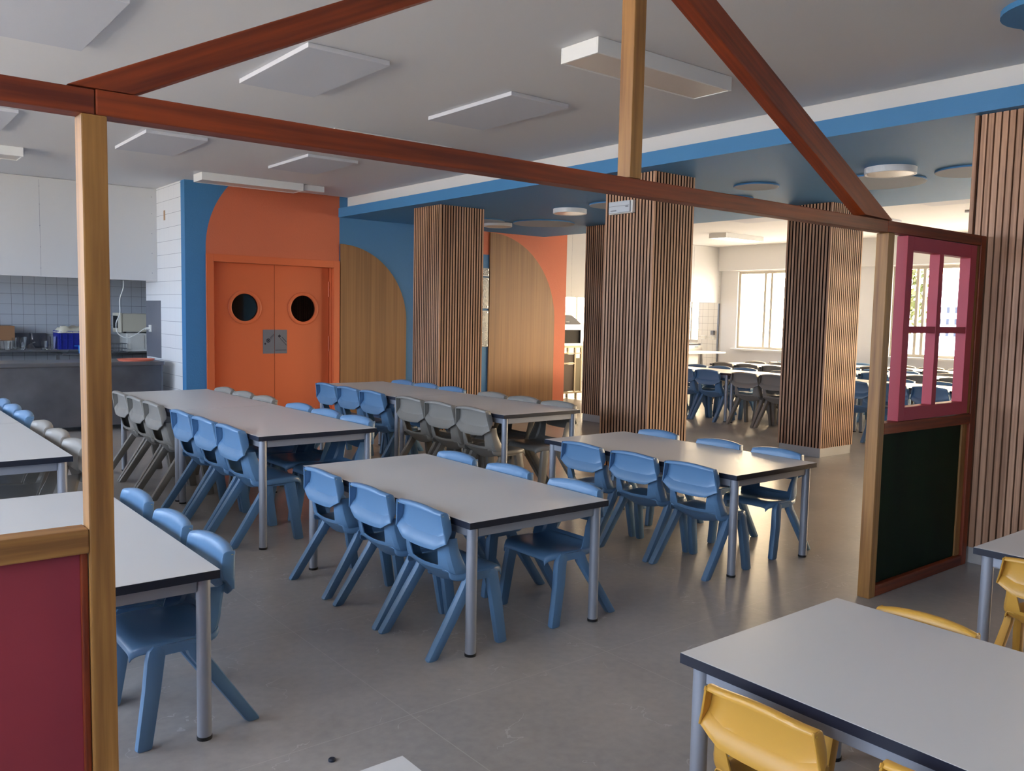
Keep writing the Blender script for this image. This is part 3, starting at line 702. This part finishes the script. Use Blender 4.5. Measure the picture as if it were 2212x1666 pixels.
row3(BL, 'plug_dark', LG, 2.69, (5.25, 5.71, 6.17), -1, 'the table facing the orange doors', 'chairs at the table facing the orange doors')
row3(GR, 'plug_green', LG, 2.10, (6.86, 7.32, 7.78), 1, 'the table facing the orange doors', 'chairs at the table facing the orange doors')
row3(GR, 'plug_green', LG, 2.69, (6.85, 7.31, 7.77), -1, 'the table facing the orange doors', 'chairs at the table facing the orange doors')
row3(GR, 'plug_green', LG, 4.065, (5.36, 5.82, 6.28), 1, 'the table before the oak arches', 'chairs at the table before the oak arches')
row3(GR, 'plug_green', LG, 4.65, (5.35, 5.81, 6.27), -1, 'the table before the oak arches', 'chairs at the table before the oak arches')
row3(BL, 'plug_dark', LG, 4.065, (6.94, 7.40, 7.86), 1, 'the table before the oak arches', 'chairs at the table before the oak arches')
row3(BL, 'plug_dark', LG, 4.65, (6.93, 7.39, 7.85), -1, 'the table before the oak arches', 'chairs at the table before the oak arches')
row3(BL, 'plug_yellow', SM, .945, (3.055, 3.495, 4.0), -1, 'the table behind the red board', 'chairs at the table behind the red board')
row3(GR, 'plug_green', LG, .87, (5.02, 5.482, 5.944), -1, 'the table by the serving counter', 'chairs at the table by the serving counter')
row3(BL, 'plug_dark', LG, .87, (6.57, 7.03, 7.49), -1, 'the table by the serving counter', 'chairs at the table by the serving counter')
row3(YE, 'plug_yellow', .86, 1.815, (.70, 1.163), 1, 'the low table at lower right', 'yellow chairs at the low tables')
row3(YE, 'plug_yellow', .86, 2.56, (1.213,), -1, 'the low table at lower right', 'yellow chairs at the low tables')
row3(YE, 'plug_yellow', .86, 3.745, (1.22,), 1, 'the low table at the right edge', 'yellow chairs at the low tables')
FG = 'far hall chairs'
row3(BL, 'plug_dark', LG, 9.98, (7.78, 8.24, 8.70), 1, 'the far hall front table beside the hatch', FG)
row3(BL, 'plug_dark', LG, 10.58, (7.79, 8.25, 8.71), -1, 'the far hall front table beside the hatch', FG)
row3(GR, 'plug_green', LG, 9.98, (6.22, 6.68, 7.14), 1, 'the far hall front table behind the column', FG)
row3(GR, 'plug_green', LG, 10.58, (6.22, 6.68, 7.14), -1, 'the far hall front table behind the column', FG)
row3(BL, 'plug_dark', LG, 9.98, (4.60, 5.07, 5.55), 1, 'the far hall front table through the pink frame', FG)
row3(BL, 'plug_dark', LG, 10.58, (4.92, 5.43), -1, 'the far hall front table through the pink frame', FG)
row3(GR, 'plug_green', LG, 11.90, (8.0, 8.49, 8.98), 1, 'the far hall middle table beside the hatch', FG)
row3(GR, 'plug_green', LG, 12.49, (8.03, 8.5, 8.97), -1, 'the far hall middle table beside the hatch', FG)
row3(BL, 'plug_dark', LG, 11.90, (6.30, 6.78, 7.25), 1, 'the far hall middle table beside the right post', FG)
row3(BL, 'plug_dark', LG, 12.49, (6.30, 6.76, 7.22), -1, 'the far hall middle table beside the right post', FG)
row3(GR, 'plug_green', LG, 11.90, (4.72, 5.18, 5.64), 1, 'the far hall middle table through the pink frame', FG)
row3(GR, 'plug_green', LG, 12.49, (5.18, 5.64), -1, 'the far hall middle table through the pink frame', FG)
row3(BL, 'plug_dark', LG, 13.48, (8.25, 8.78), 1, 'the window row table beside the hatch', FG)
row3(GR, 'plug_green', LG, 13.48, (6.17, 6.72, 7.2), 1, 'the window row table through the pink frame', FG)
row3(GR, 'plug_green', LG, 14.05, (6.18, 6.65, 7.12), -1, 'the window row table through the pink frame', FG)
row3(BL, 'plug_dark', LG, 14.05, (7.90,), -1, 'the window row table beside the hatch', FG)

# ------------------------------------------------------------------ left kitchen
k = empty('serving_counter', (0, 0, 0), 0, 'stainless steel serving counter below the left hatch', 'counter')
build('worktop', MB().box(-3.0, 3.20, 10.77, 11.46, .765, .81), 'steel', k, bevel=.006)
build('front_panel', MB().box(-3.0, 3.165, 10.81, 11.42, .06, .764), 'steel_dark', k, bevel=.003)
build('corner_post', MB().box(3.166, 3.186, 10.80, 11.42, .0, .764), 'steel', k)
k = empty('work_bench', (0, 0, 0), 0, 'steel work bench along the kitchen back wall', 'bench')
build('bench_top', MB().box(-2.5, 2.62, 13.2, 13.95, .82, .85), 'steel', k, bevel=.004)
build('bench_top', MB().box(2.53, 3.95, 13.10, 13.95, .775, .8), 'steel', k, bevel=.004)
for x_ in (-2.4, .6, 2.48, 3.9): build('leg', MB().box(x_, x_+.04, 13.24, 13.28, 0, .774), 'steel', k)
build('undershelf', MB().box(-2.4, 3.9, 13.5, 13.9, .3, .32), 'steel_dark', k)
def item(name, mb, m_, label, cat, group=None, **kw): return tag(build(name, mb, m_, **kw), label, cat, group)
cb = empty('cardboard_box', (0, 0, 0), 0, 'brown cardboard box on the work bench at the left edge', 'box')
build('carton', MB().box(1.45, 2.01, 13.45, 13.85, .97, 1.17), 'card', cb)
build('flap', MB().add([(1.45, 13.45, 1.17), (1.72, 13.45, 1.17), (1.66, 13.33, 1.26), (1.45, 13.33, 1.27)], [(0, 1, 2, 3)]).add([(1.45, 13.455, 1.17), (1.72, 13.455, 1.17), (1.66, 13.335, 1.26), (1.45, 13.335, 1.27)], [(3, 2, 1, 0)]), 'card', cb)
item('storage_tub', MB().box(1.44, 1.98, 13.46, 13.84, .8505, .969), 'china', 'pale tub carrying the cardboard box', 'tub', bevel=.01)
for i in range(9):
    item('plate', MB().lathe([(.03, 0), (.06, .002), (.085, .011), (.087, .013), (.06, .006)], 1.74, 13.30, 24, 0, 'z', .8505+i*.016), 'china', 'white plate in the stack on the work bench', 'plate', 'stacked white plates', smooth=True)
def glass(x, y, h, r, label, zb=.8505):
    item('drinking_glass', MB().lathe([(r*.8, 0), (r, h), (r*.93, h), (r*.75, .008), (.0005, .008)], x, y, 20, 0, 'z', zb), 'glass', label, 'glass', 'glassware on the work bench', smooth=True)
glass(1.895, 13.3, .115, .045, 'clear tumbler right beside the stacked plates')
glass(2.0, 13.39, .16, .036, 'tall clear glass below the cardboard box corner')
glass(2.06, 13.3, .10, .04, 'short clear glass before the tall jar')
glass(2.11, 13.42, .17, .045, 'clear jar left of the tap')
glass(2.34, 13.3, .115, .047, 'clear tumbler right of the tap')
glass(2.46, 13.32, .18, .045, 'tall clear jug beside the blue crate')
tp = empty('kitchen_tap', (2.24, 13.7, .8505), 0, 'chrome swan neck tap over the sink tray', 'tap')
build('spout', MB().tube([(0, 0, 0), (0, 0, .15)]+[(.0, -.07+.07*math.cos(a), .15+.07*math.sin(a)) for a in (.4, .8, 1.2, 1.57, 2.0, 2.4, 2.8)]+[(0, -.14, .13)], .013, 12), 'steel', tp, smooth=True)
build('tap_lever', MB().tube([(.0, 0, .06), (.05, -.03, .09)], .008), 'steel', tp, smooth=True)
build('base', MB().lathe([(.06, 0), (.03, .05), (.016, .06)], 0, 0, 20), 'steel', tp, smooth=True)
item('sink_tray', MB().box(2.06, 2.48, 13.90, 13.93, .8505, 1.06), 'steel_dark', 'dull steel tray standing upright behind the tap', 'tray', bevel=.008)
cr = empty('plastic_crate', (0, 0, 0), 0, 'dark blue crate on the bench left of the post', 'crate')
m_ = MB()
m_.box(2.51, 2.94, 13.22, 13.235, .8505, 1.11).box(2.51, 2.94, 13.60, 13.615, .8505, 1.11).box(2.51, 2.525, 13.235, 13.60, .8505, 1.11).box(2.925, 2.94, 13.235, 13.60, .8505, 1.11).box(2.525, 2.925, 13.235, 13.60, .8505, .86)
for i in range(6): m_.box(2.53+i*.075, 2.54+i*.075, 13.205, 13.22, .86, 1.10)
for zz in (.90, .98, 1.06): m_.box(2.51, 2.94, 13.208, 13.22, zz, zz+.012)
build('crate_wall', m_, 'crate_blue', cr)
vs = []; nx_, ny_ = 9, 7
for i in range(nx_):
    for j_ in range(ny_):
        e_ = i in (0, nx_-1) or j_ in (0, ny_-1)
        vs.append((2.50+.45*i/(nx_-1), 13.20+.43*j_/(ny_-1), 1.085 if e_ else 1.135+random.uniform(0, .05)))
fs = [(i*ny_+j_, (i+1)*ny_+j_, (i+1)*ny_+j_+1, i*ny_+j_+1) for i in range(nx_-1) for j_ in range(ny_-1)]
lin_ = item('crate_cloth', MB().add(vs, fs), 'cream', 'crumpled pale cloth lying over the blue crate', 'cloth', smooth=True)
q = lin_.modifiers.new('s', 'SOLIDIFY'); q.thickness = .006
cp = empty('plastic_jug', (2.78, 13.13, .8005), 0, 'light blue plastic jug in front of the crate', 'jug')
build('jug_body', MB().lathe([(.038, 0), (.045, .11), (.041, .11), (.034, .006), (.0005, .006)], 0, 0, 20), 'cup_blue', cp, smooth=True)
build('jug_handle', MB().box(-.095, -.042, -.006, .006, .098, .108), 'cup_blue', cp, bevel=.003)
wb = empty('white_appliance', (0, 0, 0), 0, 'white boxy appliance standing under the microwave', 'appliance')
build('appliance_body', MB().box(3.40, 3.86, 13.22, 13.62, .8105, 1.082), 'pvc', wb, bevel=.012)
build('appliance_foot', MB().box(3.42, 3.46, 13.25, 13.29, .8005, .8104).box(3.78, 3.82, 13.25, 13.29, .8005, .8104).box(3.42, 3.46, 13.55, 13.59, .8005, .8104).box(3.78, 3.82, 13.55, 13.59, .8005, .8104), 'rubber', wb)
build('appliance_door', MB().box(3.44, 3.64, 13.212, 13.219, .85, 1.05), 'pvc', wb, bevel=.003)
mw = empty('microwave_oven', (0, 0, 0), 0, 'cream microwave turned sideways beside the tiled wall', 'microwave')
build('oven_body', MB().box(3.345, 3.86, 13.24, 13.64, 1.10, 1.365), 'cream', mw, bevel=.01)
build('oven_front', MB().box(3.315, 3.344, 13.23, 13.65, 1.085, 1.375), 'cream', mw, bevel=.008)
build('oven_window', MB().box(3.310, 3.3145, 13.36, 13.60, 1.15, 1.33), 'black', mw)
build('oven_foot', MB().box(3.38, 3.41, 13.28, 13.31, 1.0825, 1.0995).box(3.80, 3.83, 13.28, 13.31, 1.0825, 1.0995).box(3.38, 3.41, 13.56, 13.59, 1.0825, 1.0995).box(3.80, 3.83, 13.56, 13.59, 1.0825, 1.0995), 'rubber', mw)
m_ = MB()
for zz in (.8055, .86, .93):
    m_.tube([(3.20, 13.15, zz), (3.385, 13.15, zz), (3.385, 13.40, zz), (3.20, 13.40, zz), (3.20, 13.15, zz)], .004, 6)
for i in range(10): m_.tube([(3.20+i*.0205, 13.15, .806), (3.20+i*.0205, 13.15, .93)], .0025, 5); m_.tube([(3.20+i*.0205, 13.40, .806), (3.20+i*.0205, 13.40, .93)], .0025, 5); m_.tube([(3.20+i*.0205, 13.15, .806), (3.20+i*.0205, 13.40, .806)], .0025, 5)
item('wire_basket', m_, 'steel_dark', 'wire cutlery basket left of the white appliance', 'basket')
item('cutting_board', MB().box(1.6, 2.35, 13.0, 13.18, .8105, .818), 'navy', 'x', 'board') if False else None
m_ = MB().box(3.3335, 3.3375, 11.36, 11.995, .812, 1.55)
sp = empty('steel_plate', (0, 0, 0), 0, 'grey steel plate screwed to the white tiled wall end', 'plate')
build('sheet', m_, 'film', sp)
build('torn_film', MB().prism([(11.93, 1.53), (11.86, 1.49), (11.80, 1.44), (11.78, 1.42), (11.84, 1.44), (11.90, 1.48)], lambda u, v: (3.3325, u, v), lambda u, v: (3.333, u, v)), 'film', sp)
so = empty('wall_socket', (0, 0, 0), 0, 'white power socket with plug on the steel plate', 'socket')
build('socket_plate', MB().box(3.318, 3.333, 11.75, 11.84, 1.14, 1.23), 'pvc', so, bevel=.003)
build('plug', MB().tube([(3.318, 11.80, 1.185), (3.265, 11.80, 1.18)], [.02, .016], 12), 'pvc', so, smooth=True)
pts = []
P = [(3.02, 11.86, 1.80), (3.01, 11.84, 1.7), (2.955, 11.80, 1.55), (2.95, 11.78, 1.38), (2.90, 11.77, 1.25), (2.92, 11.77, 1.12), (3.03, 11.78, 1.06), (3.14, 11.79, 1.10), (3.23, 11.80, 1.165), (3.262, 11.80, 1.18)]
for i in range(len(P)-1):
    p0, p1, p2, p3 = [Vector(P[max(0, min(len(P)-1, i+o_))]) for o_ in (-1, 0, 1, 2)]
    for t in (0, .25, .5, .75): pts.append(.5*((2*p1)+(p2-p0)*t+(2*p0-5*p1+4*p2-p3)*t*t+(3*p1-p0-3*p2+p3)*t**3))
pts.append(Vector(P[-1]))
item('power_cable', MB().tube(pts, .006, 8), 'pvc', 'white cable hanging from the hatch board to the socket', 'cable', smooth=True)
item('serving_tray', MB().lathe([(.02, .004), (.19, .004), (.212, .022), (.216, .022), (.195, 0), (.02, 0)], 2.93, 11.0, 40, 0, 'z', .8105), 'salmon', 'round salmon tray on the serving counter corner', 'tray', smooth=True)
item('junction_box', MB().box(3.334, 3.3375, 11.13, 11.19, 2.55, 2.67), 'brick_hole', 'open switch box recess high on the white tiles', 'switch box')

# wall signs between the column and the taller oak arch
def text(body, size, x_right, z, y, rot=0, parent=None, m_='sign_white', align='RIGHT'):
    cu = bpy.data.curves.new('lettering', 'FONT'); cu.body = body; cu.size = size; cu.align_x = align; cu.extrude = .001
    o = bpy.data.objects.new('lettering', cu); C.objects.link(o)
    me = bpy.data.meshes.new_from_object(o.evaluated_get(bpy.context.evaluated_depsgraph_get())); bpy.data.objects.remove(o)
    me.materials.clear(); me.materials.append(M[m_])
    o = bpy.data.objects.new('lettering', me); C.objects.link(o); o.parent = parent
    o.matrix_local = Matrix.Translation((x_right, y, z)) @ Matrix.Rotation(-rot, 4, 'Y') @ Matrix.Rotation(PI/2, 4, 'X')
    return o
def sign(z0, z1, label):
    r = empty('wall_sign', (0, 0, 0), 0, label, 'sign', 'acrylic wall signs')
    build('sign_plate', MB().box(7.32, 7.836, YW-.022, YW-.016, z0, z1), 'sign', r)
    s = MB()
    for x_ in (7.345, 7.815):
        for zz in (z0+.025, z1-.025): s.lathe([(.011, 0), (.011, .03)], x_, zz, 12, 0, 'y', YW-.031)
    build('standoff', s, 'steel', r)
    return r
r = sign(2.03, 2.152, 'small top sign plate ending in STARO')
text('STARO', .085, 7.825, 2.062, YW-.0235, 0, r)
build('rule', MB().box(7.33, 7.832, YW-.0245, YW-.0225, 2.032, 2.052), 'sign_white', r)
r = sign(1.548, 2.010, 'middle sign plate with large white letters')
for tx, zz in (('IO', 1.885), ('DA', 1.775), ('IA', 1.665)): text(tx, .145, 7.818, zz, YW-.0235, 0, r)
build('rule', MB().box(7.33, 7.832, YW-.0245, YW-.0225, 1.640, 1.647), 'sign_white', r)
text('O/o', .085, 7.80, 1.57, YW-.0235, 0, r)
r = sign(.968, 1.514, 'lowest sign plate with upright lettering and line drawing')
text('03', .07, 7.79, 1.44, YW-.0235, 0, r)
text('VALENCIA', .062, 7.800, .985, YW-.0235, -PI/2, r, align='LEFT') if False else text('VALENCIA', .062, 7.776, 1.345, YW-.0235, -PI/2, r, align='LEFT')
ln = MB()
for a_, b_2, w_ in (((7.50, 1.40), (7.77, 1.40), .008), ((7.762, 1.40), (7.762, .985), .008), ((7.56, .985), (7.766, .985), .008), ((7.56, 1.345), (7.762, 1.345), .012), ((7.60, 1.18), (7.73, 1.01), .010), ((7.60, 1.12), (7.74, 1.19), .008), ((7.60, 1.02), (7.66, 1.10), .008)):
    dx_, dz_ = b_2[0]-a_[0], b_2[1]-a_[1]; L_ = math.hypot(dx_, dz_); nx, nz = -dz_/L_*w_/2, dx_/L_*w_/2
    ln.prism([(a_[0]+nx, a_[1]+nz), (b_2[0]+nx, b_2[1]+nz), (b_2[0]-nx, b_2[1]-nz), (a_[0]-nx, a_[1]-nz)], lambda u, v: (u, YW-.0245, v), lambda u, v: (u, YW-.0225, v))
build('line_drawing', ln, 'sign_white', r)

# ------------------------------------------------------------------ right kitchen
ov = empty('conveyor_oven', (0, 0, 0), 0, 'stainless hooded oven on a trolley right of the orange wall', 'oven')
ox0, ox1, oy0, oy1 = 9.75, 10.46, 11.06, 11.44
m_ = MB().box(ox0, ox1, oy0, oy1, .935, .985).box(ox0, ox1, oy0, oy1, 1.215, 1.315).box(ox1-.05, ox1, oy0, oy1, .985, 1.215).box(ox0, ox0+.05, oy0, oy1, .985, 1.215).box(ox0+.05, ox1-.05, oy1-.03, oy1, .985, 1.215)
m_.prism([(oy0, 1.316), (oy1, 1.316), (oy1, 1.42), (oy0+.28, 1.48)], lambda u, v: (ox0, u, v), lambda u, v: (ox1-.02, u, v))
build('oven_body', m_, 'steel', ov, bevel=.004)
build('oven_chamber', MB().box(ox0+.051, ox1-.051, oy0+.03, oy1-.031, .986, 1.214), 'black', ov)
build('vent_grille', MB().box(10.10, 10.18, oy0+.05, oy0+.06, 1.35, 1.36).box(ox1-.16, ox1-.08, oy0-.001, oy0, 1.28, 1.29), 'steel_dark', ov)
tl = empty('steel_trolley', (0, 0, 0), 0, 'stainless trolley with shelves carrying the oven', 'trolley')
build('trolley_frame', MB().box(ox0, ox0+.03, oy0, oy0+.03, .08, .934).box(10.28, 10.31, oy0, oy0+.03, .131, .904).box(ox1-.03, ox1, oy0, oy0+.03, .13, .934).box(ox1-.03, ox1, oy1-.03, oy1, .08, .934).box(ox0, ox0+.03, oy1-.03, oy1, .08, .934).box(ox0+.03, ox1-.03, oy0, oy0+.03, .905, .934), 'inox_matte', tl)
build('shelf', MB().box(ox0, ox1, oy0, oy1, .80, .815), 'inox_matte', tl)
build('shelf', MB().box(ox0+.03, 10.28, oy0+.001, oy1, .615, .64), 'inox_matte', tl)
build('shelf', MB().box(ox0, ox1, oy0-.01, oy1, .10, .13), 'inox_matte', tl)
build('side_door', MB().box(10.312, 10.428, oy0+.004, oy0+.02, .135, .72), 'inox_door', tl, bevel=.003)
for x_, y_ in ((ox0+.03, oy0+.03), (10.36, oy0+.04), (ox1-.04, oy1-.04), (ox0+.03, oy1-.04)): build('foot', MB().lathe([(.022, 0), (.022, .099)], x_, y_, 14), 'inox_matte', tl, smooth=True)
build('back_sheet', MB().box(ox0+.03, ox1-.031, oy1-.02, oy1-.015, .135, .79), 'oven_shade', tl)
for z_a, z_b in ((.645, .785), (.14, .605)): build('drawer_front', MB().box(ox0+.035, 10.275, oy0+.02, oy0+.032, z_a, z_b), 'oven_shade', tl)
k = empty('serving_counter', (0, 0, 0), 0, 'white serving counter below the right hatch near the window', 'counter')
build('worktop', MB().box(11.0, 14.28, 10.86, 11.47, .765, .795), 'china', k, bevel=.006)
build('front_panel', MB().box(11.0, 13.55, 10.98, 11.44, .06, .764), 'panel', k)
build('leg', MB().box(13.58, 13.62, 11.02, 11.06, 0, .764), 'steel', k); build('leg', MB().box(14.2, 14.24, 11.40, 11.44, 0, .764), 'steel', k); build('foot', MB().box(11.02, 11.06, 11.0, 11.4, 0, .059).box(13.4, 13.44, 11.0, 11.4, 0, .059), 'steel', k)
fr = empty('counter_hob', (0, 0, 0), 0, 'flat steel hob unit behind the right serving counter', 'hob')
build('hob_body', MB().box(12.4, 14.45, 11.60, 12.1, .0, .90), 'steel', fr, bevel=.004)
build('hob_top', MB().box(12.4, 14.42, 11.62, 12.1, .901, .935), 'navy', fr)
build('rim_badge', MB().box(14.2, 14.32, 11.597, 11.599, .86, .875), 'navy', fr)
for y_, lb in ((11.90, 'left cream double socket on the kitchen end tiles'), (11.66, 'right cream double socket on the kitchen end tiles')):
    r = empty('double_socket', (0, 0, 0), 0, lb, 'socket', 'sockets on the kitchen tiles')
    build('socket_plate', MB().box(14.848, 14.859, y_-.065, y_+.065, 1.02, 1.10), 'pvc', r, bevel=.003)
    build('socket_well', MB().box(14.846, 14.8479, y_-.055, y_-.008, 1.03, 1.09).box(14.846, 14.8479, y_+.008, y_+.055, 1.03, 1.09), 'cream', r)
item('isolator_switch', MB().box(14.80, 14.859, 11.60, 11.68, 1.12, 1.21), 'film', 'grey switch box above the cream double sockets', 'switch', bevel=.008)
item('corner_trim', MB().box(14.83, 14.859, 11.495, 11.53, .0, 1.79), 'steel_dark', 'dark edge strip at the end of the cream tiles', 'trim')

# small thing on the floor
item('bottle_cap', MB().lathe([(.012, 0), (.012, .006), (.009, .009), (.0005, .009)], 1.23, 2.428, 14, 0, 'z', .0005), 'navy', 'tiny dark cap lying on the floor in front', 'cap', smooth=True)

# ------------------------------------------------------------------ outside the east windows
struct('ground_outside', MB().box(15.3, 120, -60, 90, -.7, -.5).box(-60, -3.8, -60, 90, -.7, -.5), 'ground_out', 'pale paving outside the windows', 'ground')
def tree(x, y, zc, rad, label, seed):
    rnd = random.Random(seed)
    r = empty('garden_tree', (x, y, -.5), 0, label, 'tree', 'trees outside the east windows')
    build('trunk', MB().tube([(0, 0, 0), (.05, 0, zc*.5), (0, .06, zc+.6)], [.14, .11, .05], 10), 'bark', r, smooth=True)
    m_ = MB()
    for i in range(1300):
        p_ = Vector((rnd.gauss(0, 1), rnd.gauss(0, 1), rnd.gauss(0, 1))); p_ = p_.normalized()*rad*rnd.random()**.4; p_.z = p_.z*1.2+zc+.5
        a = Vector((rnd.gauss(0, 1), rnd.gauss(0, 1), rnd.gauss(0, 1))).normalized(); b = a.cross(Vector((rnd.gauss(0, 1), rnd.gauss(0, 1), rnd.gauss(0, 1)))).normalized(); s_ = .10
        m_.add([p_-a*s_, p_+b*s_*.5, p_+a*s_, p_-b*s_*.5], [(0, 1, 2, 3)])
    tag(build('foliage', m_, 'leaf', r), kind='stuff')
tree(20.5, 10.75, 2.2, 1.1, 'yellow green tree seen between post and pink frame', 3)
tree(23.5, 9.2, 3.6, .5, 'small leafy tree top seen in the pink frame', 5)
bd = empty('apartment_building', (0, 0, 0), 0, 'distant pale apartment block outside the window', 'building')
build('facade', MB().box(60, 70, 15, 30.5, -.5, 4.5), 'facade', bd)
m_ = MB()
for i in range(4):
    for j_ in range(3): build('window', MB().box(59.95, 59.99, 26.0+i*.55, 26.18+i*.55, .6+j_*.8, 1.0+j_*.8), 'navy', bd)
